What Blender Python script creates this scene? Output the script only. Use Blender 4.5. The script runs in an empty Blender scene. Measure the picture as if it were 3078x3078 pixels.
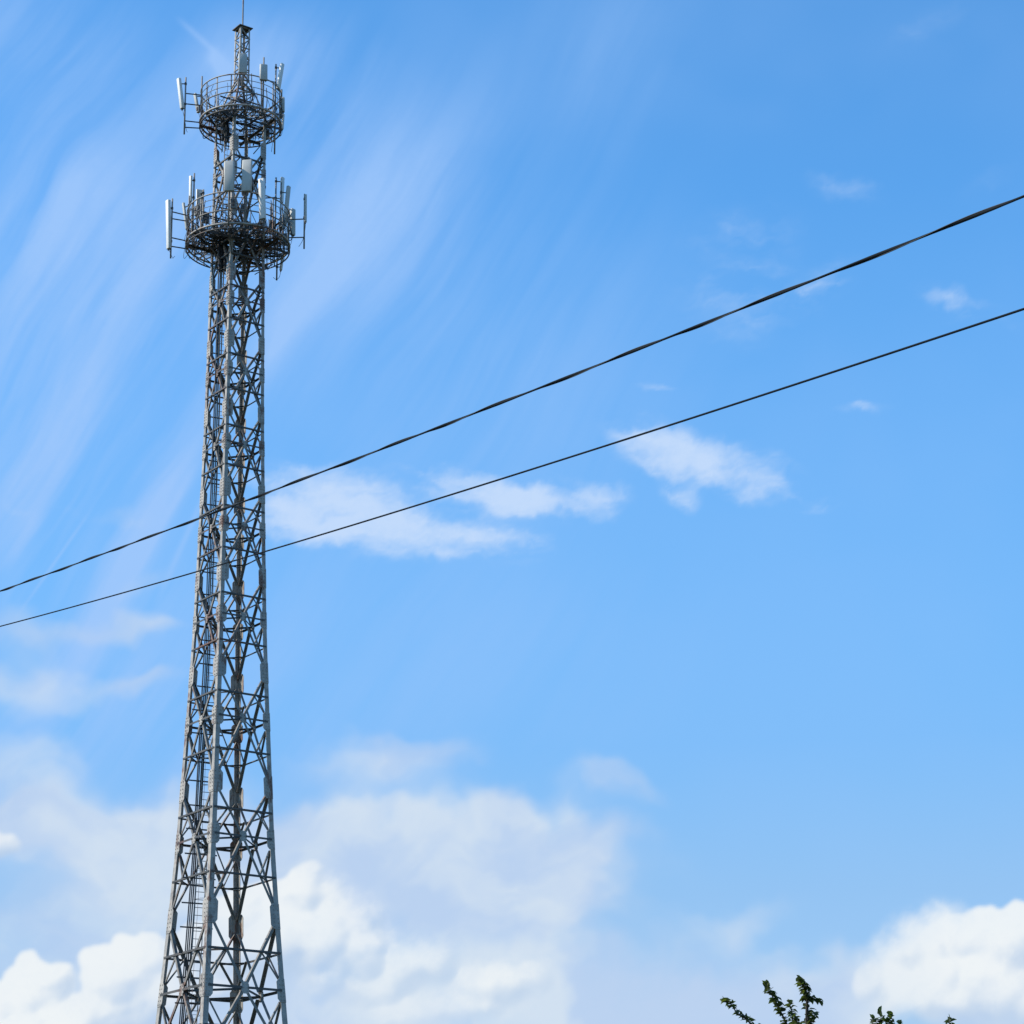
import bpy, math, random
from mathutils import Vector, Matrix
random.seed(11)
sc = bpy.context.scene
col = sc.collection
R_ = math.radians

# ------------------------------------------------------------------ camera
cam = bpy.data.cameras.new('camera'); co = bpy.data.objects.new('camera', cam); col.objects.link(co)
cam.sensor_width = 36.0; cam.lens = 7400.0 / 3078.0 * 36.0
cam.clip_start = 0.1; cam.clip_end = 5000.0
co.location = (0, 0, 1.6)
co.matrix_world = Matrix.Translation((0, 0, 1.6)) @ Matrix.Rotation(R_(90 + 19.0), 4, 'X') @ Matrix.Rotation(R_(-1.0), 4, 'Z')
sc.camera = co

# ------------------------------------------------------------------ exposure
vs = sc.view_settings
vs.view_transform = 'Standard'; vs.look = 'None'; vs.exposure = 0.0; vs.gamma = 1.0; vs.use_curve_mapping = False

# ------------------------------------------------------------------ sun
SUN_EL, SUN_AZ = 40.0, -98.0           # azimuth from +Y, towards -X is negative
sd = Vector((math.sin(R_(SUN_AZ)) * math.cos(R_(SUN_EL)), math.cos(R_(SUN_AZ)) * math.cos(R_(SUN_EL)), math.sin(R_(SUN_EL))))
sl = bpy.data.lights.new('sun', 'SUN'); sl.energy = 5.0; sl.angle = R_(0.5); sl.color = (1.0, 0.94, 0.84)
so = bpy.data.objects.new('sun', sl); col.objects.link(so); so.rotation_euler = sd.to_track_quat('Z', 'Y').to_euler()

# ------------------------------------------------------------------ world: sky, clouds and painted glass reflections at infinity, laid out by azimuth / elevation in degrees
CUMULUS = [
 (-11.49,7.73,0.89,0.71,0,1.00), (-10.85,8.03,0.71,0.65,0,1.00), (-11.36,6.98,1.67,0.71,0,1.10), (-9.21,8.27,0.89,0.95,0,1.00), (-9.85,7.33,1.07,0.60,0,0.70), (-8.51,8.69,0.71,0.71,0,0.90), (-8.08,7.81,1.07,0.71,0,0.60), (-7.08,8.87,0.95,0.71,0,0.70), (-6.53,8.16,0.60,0.48,0,0.45), (-5.09,10.07,0.77,0.77,0,1.05), (-6.06,9.83,0.71,0.95,0,0.90), (-4.48,10.19,0.48,0.42,0,0.70), (-5.09,8.99,1.13,0.83,0,0.90), (-4.00,9.58,0.71,0.54,0,0.85), (-3.83,8.81,0.83,0.60,0,0.85), (-4.37,8.27,0.48,0.48,0,0.40), (-2.19,8.61,0.77,0.54,0,0.80), (-2.80,8.26,0.43,0.40,0,0.50), (-0.62,8.11,0.71,0.45,0,0.95), (0.22,8.22,0.45,0.40,0,0.90), (-1.36,7.59,0.83,0.31,0,0.50), (-3.41,8.03,0.71,0.36,0,0.40), (-2.57,7.37,0.71,0.36,0,0.45), (11.21,8.69,0.95,1.07,0,1.30), (10.34,8.91,0.77,0.71,0,1.15), (9.57,9.00,0.60,0.54,0,0.95), (9.02,8.56,0.71,0.60,0,0.80), (8.54,8.57,0.42,0.36,0,0.55), (10.52,7.90,1.43,0.71,0,1.00), (8.63,7.86,0.95,0.54,0,0.70), (11.67,7.62,1.07,0.60,0,0.90), (10.84,7.42,1.31,0.71,0,0.80), (9.67,7.47,1.31,0.60,0,0.62), (8.61,7.45,0.71,0.43,0,0.50), (-11.90,11.19,0.43,0.60,0,0.80),]
VEIL = [
 (10.39,7.68,3.10,1.07,0,0.90), (-4.61,7.68,7.14,1.07,0,0.50), (2.05,8.54,3.10,1.43,0,0.35), (-1.92,11.01,3.93,1.43,0,0.60), (-7.02,11.74,1.90,0.71,0,0.40), (-9.42,11.71,3.10,0.95,0,0.70), (-5.08,11.27,1.19,0.83,0,0.50), (-4.11,11.75,1.67,0.71,0,0.40), (-11.44,13.10,1.43,0.71,0,0.50), (-1.55,11.25,4.05,1.01,-6,1.00), (-3.39,10.54,2.74,1.31,0,0.80), (0.17,11.95,0.89,0.65,0,0.75), (0.26,10.25,1.79,1.31,0,0.80), (-1.46,9.32,3.93,1.07,0,0.75), (-10.36,10.74,2.74,1.31,0,0.80), (-8.82,11.24,1.55,0.83,0,0.70), (-10.58,9.32,3.10,0.95,0,0.70), (-2.87,13.14,2.38,0.50,3,0.75), (2.02,12.52,0.95,0.42,0,0.60), (-11.55,11.43,1.07,0.71,0,0.80), (-7.86,10.06,1.90,1.43,0,0.70), (-6.42,10.78,1.43,1.07,0,0.60), (4.74,9.54,1.31,0.42,15,0.50), (6.86,8.16,1.43,0.71,0,0.70), (9.79,7.35,3.81,0.83,0,0.95), (0.21,7.62,8.33,0.95,0,0.75), (3.84,7.78,2.38,1.07,0,0.50), (-9.38,7.69,4.76,1.19,0,0.90), (-10.48,16.26,2.02,0.38,2,0.75), (-8.44,16.39,0.95,0.19,-3,0.55), (-11.44,14.78,1.31,0.48,0,0.75), (-8.81,14.74,1.67,0.33,3,0.50), (-11.44,15.50,0.83,0.71,0,0.60), (-11.52,18.88,0.83,0.26,-10,0.60), (-9.37,19.03,0.71,0.14,-4,0.50), (-8.79,17.47,0.95,0.30,30,0.45),]
PUFFS = [
 (-4.01,19.40,2.02,0.60,-4,1.00), (-2.79,18.61,2.74,0.57,-3,1.00), (-1.07,18.41,1.67,0.43,-5,0.80), (-1.05,19.83,1.31,0.29,-5,0.70), (0.43,19.37,1.55,0.45,-4,1.00), (1.60,19.26,0.89,0.38,0,0.90), (-4.99,19.09,0.95,0.71,0,0.80), (3.65,20.32,1.31,0.50,-18,0.80), (4.74,19.91,1.79,0.48,-17,0.90), (5.84,19.42,1.07,0.38,-14,0.85), (3.87,19.33,0.48,0.26,-30,0.50), (6.93,18.99,0.71,0.17,-10,0.40), (5.41,23.79,1.55,1.19,0,0.24), (5.54,25.24,1.31,0.60,0,0.20), (7.72,26.04,0.83,0.31,-20,0.25), (10.48,23.15,1.07,0.31,-25,0.36), (7.23,23.91,0.83,0.36,30,0.40), (10.95,25.85,0.95,0.29,20,0.12), (3.42,21.75,0.48,0.10,-5,0.30), (8.17,21.05,0.60,0.12,0,0.35), (9.73,29.63,1.43,0.36,25,0.15),]
GLASS_GLARE = [  # pale haze of window-glass reflections, painted over the sky
 (-7.36,26.45,4.17,3.57,0,0.40), (-3.75,25.71,1.90,2.62,-20,0.35), (-9.61,23.81,3.93,2.86,50,0.90), (-10.57,18.44,3.10,3.93,0,0.75), (-8.82,14.25,4.17,2.38,0,0.60), (-10.69,29.18,2.38,1.79,0,0.55), (-3.10,27.17,2.98,2.38,0,0.30), (-11.01,20.47,1.79,3.10,10,0.50), (-10.15,25.45,1.79,1.55,0,0.40), (-6.43,28.88,1.07,1.43,-35,0.55), (-4.73,29.41,1.79,1.07,0,0.50), (-1.88,27.18,2.86,1.07,50,0.30), (-1.36,23.03,5.00,3.57,0,0.50), (-4.91,23.26,0.48,2.02,-32,0.55), (-7.78,19.76,0.48,3.10,-27,0.50), (-8.78,17.90,0.36,2.38,-30,0.45), (2.41,29.37,1.43,2.38,-35,0.30), (-3.32,16.15,5.95,3.10,0,0.35),]
GLARE_STREAKS = [(-5.66,22.38,-3.87,25.59,0.107,0.50),(-5.39,23.49,-3.64,25.11,0.060,0.30),(-9.61,19.08,-11.55,16.22,0.036,0.45),(-7.45,30.24,-6.42,29.35,0.071,0.35),(-6.77,29.57,-6.14,28.77,0.190,0.45),(-10.80,18.91,-11.78,17.30,0.167,0.35),(-7.17,20.27,-9.04,16.92,0.095,0.30),(-6.93,19.78,-8.32,16.69,0.071,0.35),]  # sharper straight glass reflections, painted as lines on the sky

SKY_STRENGTH = 0.15
TINT = (0.60, 1.28, 1.72)
AIR = (0.215, 0.455, 0.82); LOW = (0.47, 0.67, 0.88); LOW_AMT = 0.9       # pale air towards the horizon
GLARE_C = (0.352, 0.578, 0.973); VEIL_C = ((0.515, 0.651, 0.871), (0.672, 0.768, 0.880)); PUFF_C = (0.578, 0.730, 0.973); CUM_C = ((0.468, 0.610, 0.807), (0.896, 0.930, 0.939))

class NT:
    def __init__(s, tree): s.t = tree; s.n = tree.nodes; s.l = tree.links
    def new(s, typ, **kw):
        n = s.n.new(typ)
        for k, v in kw.items(): setattr(n, k, v)
        return n
    def put(s, sock, v):
        if isinstance(v, (int, float, tuple)): sock.default_value = v
        else: s.l.new(v, sock)
    def m(s, op, a, b=None, c=None, clamp=False):
        n = s.new('ShaderNodeMath', operation=op, use_clamp=clamp)
        s.put(n.inputs[0], a)
        if b is not None: s.put(n.inputs[1], b)
        if c is not None: s.put(n.inputs[2], c)
        return n.outputs[0]
    def vm(s, op, a, b=None, scale=None):
        n = s.new('ShaderNodeVectorMath', operation=op)
        s.put(n.inputs[0], a)
        if b is not None: s.put(n.inputs[1], b)
        if scale is not None: s.put(n.inputs['Scale'], scale)
        return n.outputs['Value'] if op in ('LENGTH', 'DOT_PRODUCT') else n.outputs[0]
    def ss(s, v, lo, hi, a=0.0, b=1.0, mode='SMOOTHSTEP'):
        n = s.new('ShaderNodeMapRange', interpolation_type=mode)
        s.put(n.inputs[0], v); n.inputs[1].default_value = lo; n.inputs[2].default_value = hi
        n.inputs[3].default_value = a; n.inputs[4].default_value = b
        return n.outputs[0]
    def mix(s, f, a, b, typ='MIX'):
        n = s.new('ShaderNodeMix', data_type='RGBA', blend_type=typ)
        s.put(n.inputs[0], f); s.put(n.inputs[6], a); s.put(n.inputs[7], b)
        return n.outputs[2]
    def noise(s, v, scale, detail=6, rough=0.55, out=0, lac=2.0, dist=0.0):
        n = s.new('ShaderNodeTexNoise'); s.put(n.inputs['Vector'], v)
        n.inputs['Scale'].default_value = scale; n.inputs['Detail'].default_value = detail
        n.inputs['Roughness'].default_value = rough; n.inputs['Lacunarity'].default_value = lac
        n.inputs['Distortion'].default_value = dist
        return n.outputs[out]
    def voro(s, v, scale, detail=2.5, rough=0.5, smooth=0.5):
        n = s.new('ShaderNodeTexVoronoi', feature='SMOOTH_F1'); s.put(n.inputs['Vector'], v)
        n.inputs['Scale'].default_value = scale; n.inputs['Detail'].default_value = detail
        n.inputs['Roughness'].default_value = rough; n.inputs['Smoothness'].default_value = smooth
        return n.outputs['Distance']


w = bpy.data.worlds.new('World'); sc.world = w; w.use_nodes = True
wt = NT(w.node_tree); w.node_tree.nodes.clear()
sky = wt.new('ShaderNodeTexSky', sky_type='NISHITA'); sky.sun_disc = False
sky.sun_elevation = R_(SUN_EL); sky.sun_rotation = R_(SUN_AZ % 360); sky.air_density = 1.0; sky.dust_density = 0.6; sky.ozone_density = 1.3
bg = wt.new('ShaderNodeBackground'); wo = wt.new('ShaderNodeOutputWorld'); wt.l.new(bg.outputs[0], wo.inputs[0])
bg.inputs[1].default_value = SKY_STRENGTH
tc = wt.new('ShaderNodeTexCoord'); sx = wt.new('ShaderNodeSeparateXYZ'); wt.l.new(tc.outputs['Generated'], sx.inputs[0])
E_ = wt.m('MULTIPLY', wt.m('ARCSINE', sx.outputs[2]), 57.29578)
base = wt.mix(1.0, sky.outputs[0], TINT + (1.0,), 'MULTIPLY')
K = 1.0 / SKY_STRENGTH
base = wt.mix(wt.ss(E_, 10.0, 26.0, 0.85, 0.0, 'LINEAR'), base, (AIR[0] * K, AIR[1] * K, AIR[2] * K, 1.0))
base = wt.mix(wt.ss(E_, 3.0, 13.5, LOW_AMT, 0.0, 'LINEAR'), base, (LOW[0] * K, LOW[1] * K, LOW[2] * K, 1.0))
wt.l.new(base, bg.inputs[0])

# ------------------------------------------------------------------ clouds: a curved sheet of the far sky, cloud densities and painted glass glare by azimuth and elevation
import numpy as np

class Clouds:
    """cloud densities, cumulus shading and glass glare over a patch of sky, by azimuth and elevation in degrees"""
    def __init__(s, A, E):
        s.A, s.E = A, E
    @staticmethod
    def vnoise(x, y, seed):
        rs = np.random.RandomState(seed); g = rs.rand(256, 256)
        xi = np.floor(x).astype(int); yi = np.floor(y).astype(int); fx = x - xi; fy = y - yi
        fx = fx * fx * fx * (fx * (fx * 6 - 15) + 10); fy = fy * fy * fy * (fy * (fy * 6 - 15) + 10)
        a = g[yi & 255, xi & 255]; b = g[yi & 255, (xi + 1) & 255]; c = g[(yi + 1) & 255, xi & 255]; d = g[(yi + 1) & 255, (xi + 1) & 255]
        return (a * (1 - fx) + b * fx) * (1 - fy) + (c * (1 - fx) + d * fx) * fy
    @classmethod
    def fbm(cls, x, y, seed, octv=5, gain=0.5, billow=False):
        t = 0; amp = 1; tot = 0; ca, sa = np.cos(0.6), np.sin(0.6)
        for k in range(octv):
            n = cls.vnoise(x + 17.3 * k, y + 9.1 * k, seed + k)
            if billow: n = np.abs(n * 2 - 1)
            t = t + amp * n; tot += amp; amp *= gain
            x, y = (x * ca - y * sa) * 2.03, (x * sa + y * ca) * 2.03
        return t / tot
    @staticmethod
    def ss(v, a, b):
        t = np.clip((v - a) / (b - a), 0, 1); return t * t * (3 - 2 * t)
    def field(s, A, E, blobs, summed, soft=1.45):
        acc = np.zeros_like(A)
        for (a, e, ra, rb, rot, wt) in blobs:
            r = np.radians(rot); dx = A - a; dy = E - e
            u = (dx * np.cos(r) + dy * np.sin(r)) / ra; v = (-dx * np.sin(r) + dy * np.cos(r)) / rb
            f = wt * (1 - s.ss(np.sqrt(u * u + v * v), 0, soft))
            acc = acc + f if summed else np.log(np.exp(acc * 9) + np.exp(f * 9) - 1) / 9
        return acc
    def warp(s, sc, amt, seed, octv=4):
        wx = s.fbm(s.A * sc + 31, s.E * sc + 5, seed, octv) - 0.5; wy = s.fbm(s.A * sc + 77, s.E * sc + 50, seed + 20, octv) - 0.5
        return s.A + wx * amt, s.E + wy * amt
    def compute(s):
        A, E = s.A, s.E; F = s.fbm; ss = s.ss
        # veils
        wa, we = s.warp(0.55, 1.7, 3)
        v = s.field(wa, we, VEIL, True, 1.75)
        n = F(wa * 0.35, we * 0.6, 40, 5, 0.45)
        veil = ss(v * 0.95 + (n - 0.5) * 1.1 * ss(v, 0, 0.4), 0.0, 1.35)
        veil_tone = ss(F(wa * 0.35 + 3, we * 0.5, 60, 5), 0.35, 0.68)
        # filmy puffs
        wa, we = s.warp(0.8, 0.45, 9, 5); w3, w4 = s.warp(2.6, 0.3, 12, 4); wa, we = wa + w3 - A, we + w4 - E
        v = s.field(wa, we, PUFFS, False, 1.75)
        n = F(wa * 0.75, we * 2.0, 80, 7, 0.58)
        puff = ss(v * 1.05 + (n - 0.5) * 1.35 * ss(v, 0, 0.35), 0.02, 1.15)
        # window-glass reflections painted as pale streaks drawn out along a slant
        wa, we = s.warp(0.15, 1.2, 15, 3)
        r = np.radians(57); u = wa * np.cos(r) + we * np.sin(r); w_ = -wa * np.sin(r) + we * np.cos(r)
        st = F(u * 0.10 + 5, w_ * 1.0, 100, 6, 0.58)
        pf = s.field(wa, we, GLASS_GLARE, True, 1.7)
        glare_amt = np.clip(pf, 0, 1.2) * ss(st, 0.10, 0.82) * 0.85 + ss(F(A * 0.16 + 4, E * 0.2 + 1, 120, 4), 0.35, 0.75) * 0.12
        for (ax, ex, bx, ey, wd, amt) in GLARE_STREAKS:
            L = np.hypot(bx - ax, ey - ex); tx, ty = (bx - ax) / L, (ey - ex) / L
            al = ((A - ax) * tx + (E - ex) * ty) / L; pr = np.abs(-(A - ax) * ty + (E - ex) * tx)
            glare_amt = glare_amt + amt * ss(al, -0.05, 0.3) * (1 - ss(al, 0.6, 1.05)) * np.exp(-(pr / wd) ** 2)
        glare_amt = np.clip(glare_amt, 0, 1)
        # cumulus: heaps of round puffs on puffs, seen as a height towards the viewer
        wa, we = s.warp(0.9, 0.34, 21, 4); wa2, we2 = s.warp(3.4, 0.13, 25, 4); wa, we = wa + wa2 - A, we + we2 - E
        H = np.full_like(A, -1.0); REL = np.zeros_like(A); WT = np.zeros_like(A)
        rs = np.random.RandomState(5); puffs = []
        for (a, e, ra, rb, rot, wt) in CUMULUS:
            r0 = min(ra, rb) * 0.86; n0 = max(1, int(round(2 * ra / r0)) - 1)
            for q in range(n0):
                t = 0 if n0 == 1 else (q / (n0 - 1) * 2 - 1)
                c0 = (a + t * (ra - r0), e + rs.uniform(-.12, .12) * rb, 0.0, r0)
                lv0 = [c0]
                for depth, (cnt, sh) in enumerate(((9, .52), (7, .46), (4, .48))):
                    nxt = []
                    for (pa, pe, pz, pr) in lv0:
                        puffs.append((pa, pe, pz, pr, e, rb, wt))
                        for _ in range(cnt):
                            th = rs.uniform(-.35, np.pi + .35); el_ = rs.uniform(0, 1.2); d = pr * rs.uniform(.62, .92)
                            nxt.append((pa + d * np.cos(th) * np.cos(el_), pe + d * np.sin(th) * np.cos(el_), pz + d * np.sin(el_) * .8, pr * sh * rs.uniform(.7, 1.2)))
                    lv0 = nxt
                for (pa, pe, pz, pr) in lv0: puffs.append((pa, pe, pz, pr, e, rb, wt))
        a0, e0, sa_, se_ = A[0, 0], E[0, 0], A[0, 1] - A[0, 0], E[1, 0] - E[0, 0]
        for (pa, pe, pz, pr, ce, cr, wt) in puffs:
            m_ = pr + 0.3
            i0 = max(0, int((pe - m_ - e0) / se_)); i1 = min(A.shape[0], int((pe + m_ - e0) / se_) + 1)
            j0 = max(0, int((pa - m_ - a0) / sa_)); j1 = min(A.shape[1], int((pa + m_ - a0) / sa_) + 1)
            if i1 <= i0 or j1 <= j0: continue
            dx = wa[i0:i1, j0:j1] - pa; dy = we[i0:i1, j0:j1] - pe; q = pr * pr - dx * dx - dy * dy
            z = np.where(q > 0, pz + np.sqrt(np.maximum(q, 0)), -1.0); sub = H[i0:i1, j0:j1]; up = z > sub
            sub[up] = z[up]; REL[i0:i1, j0:j1][up] = ((we[i0:i1, j0:j1] - ce) / cr)[up]; WT[i0:i1, j0:j1][up] = wt
        def blur(x, k):
            for _ in range(2):
                for ax in (0, 1):
                    c = np.cumsum(np.pad(x, [(k + 1, k) if a == ax else (0, 0) for a in (0, 1)], mode='edge'), axis=ax)
                    x = (np.take(c, range(2 * k + 1, c.shape[ax]), axis=ax) - np.take(c, range(0, c.shape[ax] - 2 * k - 1), axis=ax)) / (2 * k + 1)
            return x
        cov = (H > -0.5).astype(float); Hc = np.maximum(H, 0)
        soft = F(A * 0.45 + 9, E * 0.45, 160, 3)
        crisp = blur(cov, 1) * 0.6 + blur(cov, 3) * 0.4; loose = blur(cov, 8)
        k_ = ss(soft, 0.46, 0.64)[...]
        wtb = blur(WT * cov, 10) / np.maximum(blur(cov, 10), 1e-3); k_ = np.clip(k_ + (0.85 - wtb) * 1.6, 0, 1)
        relb = blur(REL * cov, 6) / np.maximum(blur(cov, 6), 1e-3)
        fine = F(wa2 * 2.6, we2 * 2.6, 171, 5, 0.6)
        cum = ss(crisp, 0.25, 0.9) * (1 - k_) + ss(loose + (fine - .5) * .5 * ss(loose, 0, .4), 0.15, 0.95) * k_
        cum = cum * (0.30 + 0.70 * ss(relb + (fine - .5) * .8, -1.15, -0.05)) * np.clip(wtb, 0, 1)
        lx, ly, lz = -0.52, 0.66, 0.54  # light direction for the sunlit and shaded sides painted into the cumulus
        lit = 0
        for k, g in ((1, .30), (3, .40), (8, .35)):
            hb = blur(Hc, k); gy, gx = np.gradient(hb, se_, sa_); nn = np.sqrt(gx * gx + gy * gy + 0.40)
            lit = lit + g * (-gx * lx - gy * ly + lz * 0.74) / nn
        light = 0.34 + 0.75 * lit + 0.14 * np.clip(relb, -1.5, 1.2) + (fine - 0.5) * 0.25
        light = ss(light, 0.08, 1.0)
        return dict(veil=veil, veil_tone=veil_tone, puff=puff, glare=glare_amt, cumulus=cum, cumulus_light=np.clip(light, 0, 1))

def build_sky():
    def axis(lo, hi, step, outer):
        a = np.arange(lo, hi + 1e-6, step)
        return np.concatenate([np.array(outer[0]), a, np.array(outer[1])])
    ax = axis(-13.5, 13.5, 0.05, ([-40, -32, -26, -21, -17.5, -15.5, -14.3], [14.3, 15.5, 17.5, 21, 26, 32, 40]))
    ex = axis(4.5, 32.5, 0.05, ([-3, 0, 2, 3.5], [33.5, 35, 38, 43]))
    A, E = np.meshgrid(ax, ex); n_e, n_a = A.shape
    r = {k: np.zeros_like(A) for k in ('veil', 'veil_tone', 'puff', 'glare', 'cumulus', 'cumulus_light')}
    ia = (ax > -13.51) & (ax < 13.51); ie = (ex > 4.49) & (ex < 32.51); sub = np.ix_(ie, ia)
    for k, v in Clouds(A[sub], E[sub]).compute().items():
        full = np.zeros_like(A); full[sub] = v
        i0, i1 = np.where(ie)[0][[0, -1]]; j0, j1 = np.where(ia)[0][[0, -1]]
        full[:i0] = full[i0]; full[i1 + 1:] = full[i1]; full[:, :j0] = full[:, j0:j0 + 1]; full[:, j1 + 1:] = full[:, j1:j1 + 1]
        r[k] = full
    fade = np.clip((40 - np.abs(A)) / 22, 0, 1) * np.clip((43 - E) / 9, 0, 1)
    for k in ('veil', 'puff', 'glare', 'cumulus'): r[k] = r[k] * fade
    er = np.radians(E); ar = np.radians(A) / np.cos(er); D = 3000.0
    P = np.stack([np.sin(ar) * np.cos(er), np.cos(ar) * np.cos(er), np.sin(er)], -1) * D + np.array([0, 0, 1.6])
    me = bpy.data.meshes.new('sky'); nv = n_e * n_a; me.vertices.add(nv); me.vertices.foreach_set('co', P.reshape(-1).astype(np.float32))
    idx = np.arange(nv).reshape(n_e, n_a); q = np.stack([idx[:-1, :-1], idx[1:, :-1], idx[1:, 1:], idx[:-1, 1:]], -1).reshape(-1)
    nf = len(q) // 4; me.loops.add(nf * 4); me.polygons.add(nf)
    me.loops.foreach_set('vertex_index', q.astype(np.int32)); me.polygons.foreach_set('loop_start', np.arange(0, nf * 4, 4, dtype=np.int32)); me.update(calc_edges=True)
    for k, v in r.items():
        a = me.attributes.new(k, 'FLOAT', 'POINT'); a.data.foreach_set('value', v.reshape(-1).astype(np.float32))
    m = bpy.data.materials.new('cloud_layers'); m.use_nodes = True; m.node_tree.nodes.clear(); t = NT(m.node_tree)
    def at(name): return t.new('ShaderNodeAttribute', attribute_name=name).outputs['Fac']
    geo = t.new('ShaderNodeNewGeometry'); pos = t.vm('SCALE', geo.outputs['Position'], scale=1 / 52.36)    # one unit per degree
    fine = t.noise(pos, 5.0, 4, 0.6); f_ = t.m('SUBTRACT', fine, 0.5)
    def grain(v, amt): return t.m('MULTIPLY', v, t.m('MULTIPLY_ADD', f_, amt, 1.0), clamp=True)
    col_, alpha = GLARE_C + (1.0,), t.m('MULTIPLY', grain(at('glare'), 0.15), 0.9)
    def over(col_a, al_a, col_b, al_b):          # b over a, straight colours
        al = t.m('SUBTRACT', 1.0, t.m('MULTIPLY', t.m('SUBTRACT', 1.0, al_a), t.m('SUBTRACT', 1.0, al_b)))
        f = t.m('DIVIDE', al_b, t.m('MAXIMUM', al, 1e-4), clamp=True)
        return t.mix(f, col_a, col_b), al
    vc = t.mix(at('veil_tone'), VEIL_C[0] + (1.0,), VEIL_C[1] + (1.0,))
    col_, alpha = over(col_, alpha, vc, t.m('MULTIPLY', grain(at('veil'), 0.12), 0.9))
    col_, alpha = over(col_, alpha, PUFF_C + (1.0,), t.m('MULTIPLY', grain(at('puff'), 0.25), 0.9))
    cc = t.mix(grain(at('cumulus_light'), 0.22), CUM_C[0] + (1.0,), CUM_C[1] + (1.0,))  # painted shading: mixes shaded and sunlit cumulus colours
    col_, alpha = over(col_, alpha, cc, t.m('MULTIPLY', at('cumulus'), 0.90))
    em = t.new('ShaderNodeEmission'); t.l.new(col_, em.inputs[0]); tp = t.new('ShaderNodeBsdfTransparent'); mx = t.new('ShaderNodeMixShader'); ou = t.new('ShaderNodeOutputMaterial')
    t.l.new(alpha, mx.inputs[0]); t.l.new(tp.outputs[0], mx.inputs[1]); t.l.new(em.outputs[0], mx.inputs[2]); t.l.new(mx.outputs[0], ou.inputs[0])
    m.cycles.emission_sampling = 'NONE'
    me.materials.append(m); o = bpy.data.objects.new('sky', me); col.objects.link(o); o['kind'] = 'structure'; o['label'] = 'blue sky with faint painted window reflections above and white cumulus low down'
build_sky()

# ------------------------------------------------------------------ helpers
class MB:
    def __init__(s): s.v = []; s.f = []
    def add(s, vs_, fs):
        o = len(s.v); s.v += [tuple(x) for x in vs_]; s.f += [tuple(i + o for i in f) for f in fs]
    def frame_box(s, c, X, Y, Z):
        c, X, Y, Z = Vector(c), Vector(X), Vector(Y), Vector(Z)
        s.add([c + X * a + Y * b + Z * d for d in (-1, 1) for b in (-1, 1) for a in (-1, 1)],
              [(0, 2, 3, 1), (4, 5, 7, 6), (0, 1, 5, 4), (2, 6, 7, 3), (0, 4, 6, 2), (1, 3, 7, 5)])
    def box(s, c, sx_, sy, sz): s.frame_box(c, (sx_ / 2, 0, 0), (0, sy / 2, 0), (0, 0, sz / 2))
    def bar(s, p, q, wd, th, n, off=0.0):
        """flat bar p->q, width wd in the plane whose normal is n, thickness th along n"""
        p, q, n = Vector(p), Vector(q), Vector(n); a = q - p
        if a.length < 1e-5: return
        au = a.normalized(); side = au.cross(n).normalized(); nn = side.cross(au)
        s.frame_box((p + q) / 2 + nn * off, a / 2, side * wd / 2, nn * th / 2)
    def angle(s, p, q, wd, th, n, off=0.0, flip=1):
        """L section: one flange in the plane, the other turned inwards"""
        p, q, n = Vector(p), Vector(q), Vector(n); a = q - p
        if a.length < 1e-5: return
        au = a.normalized(); side = au.cross(n).normalized(); nn = side.cross(au)
        s.frame_box((p + q) / 2 + nn * off, a / 2, side * wd / 2, nn * th / 2)
        s.frame_box((p + q) / 2 + nn * (off - wd / 2 - th / 2) + side * flip * (wd / 2 - th / 2), a / 2, side * th / 2, nn * wd / 2)
    def tube(s, pts, r, n=8, close=False, r1=None, caps=True):
        pts = [Vector(p) for p in pts]; m = len(pts); rings = []
        prev = None
        for i, p in enumerate(pts):
            if close: t = pts[(i + 1) % m] - pts[i - 1]
            else: t = pts[min(i + 1, m - 1)] - pts[max(i - 1, 0)]
            t.normalize()
            if prev is None:
                ref = Vector((0, 0, 1)) if abs(t.z) < 0.9 else Vector((1, 0, 0))
                x = t.cross(ref).normalized()
            else: x = (prev - t * prev.dot(t)).normalized()
            prev = x; y = t.cross(x)
            rr = r if r1 is None else r + (r1 - r) * i / max(m - 1, 1)
            rings.append([p + (x * math.cos(2 * math.pi * k / n) + y * math.sin(2 * math.pi * k / n)) * rr for k in range(n)])
        vs_ = [v for rg in rings for v in rg]; fs = []
        for i in range(m if close else m - 1):
            j = (i + 1) % m
            for k in range(n):
                fs.append((i * n + k, i * n + (k + 1) % n, j * n + (k + 1) % n, j * n + k))
        if not close and caps:
            fs.append(tuple(range(n - 1, -1, -1))); fs.append(tuple((m - 1) * n + k for k in range(n)))
        s.add(vs_, fs)
    def build(s, name, mat, parent=None, smooth=False, bevel=0.0):
        me = bpy.data.meshes.new(name); me.from_pydata(s.v, [], s.f); me.update()
        if smooth:
            for p in me.polygons: p.use_smooth = True
        me.materials.append(mat)
        o = bpy.data.objects.new(name, me); col.objects.link(o)
        if parent: o.parent = parent
        if bevel:
            b = o.modifiers.new('bevel', 'BEVEL'); b.width = bevel; b.segments = 2; b.limit_method = 'ANGLE'
        return o

def tag(o, label=None, cat=None, group=None, kind=None):
    if label: o['label'] = label
    if cat: o['category'] = cat
    if group: o['group'] = group
    if kind: o['kind'] = kind
    return o
def empty(name, loc=(0, 0, 0), rz=0.0, parent=None):
    o = bpy.data.objects.new(name, None); col.objects.link(o); o.location = loc; o.rotation_euler = (0, 0, rz); o.empty_display_size = 0.3
    if parent: o.parent = parent
    return o

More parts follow.
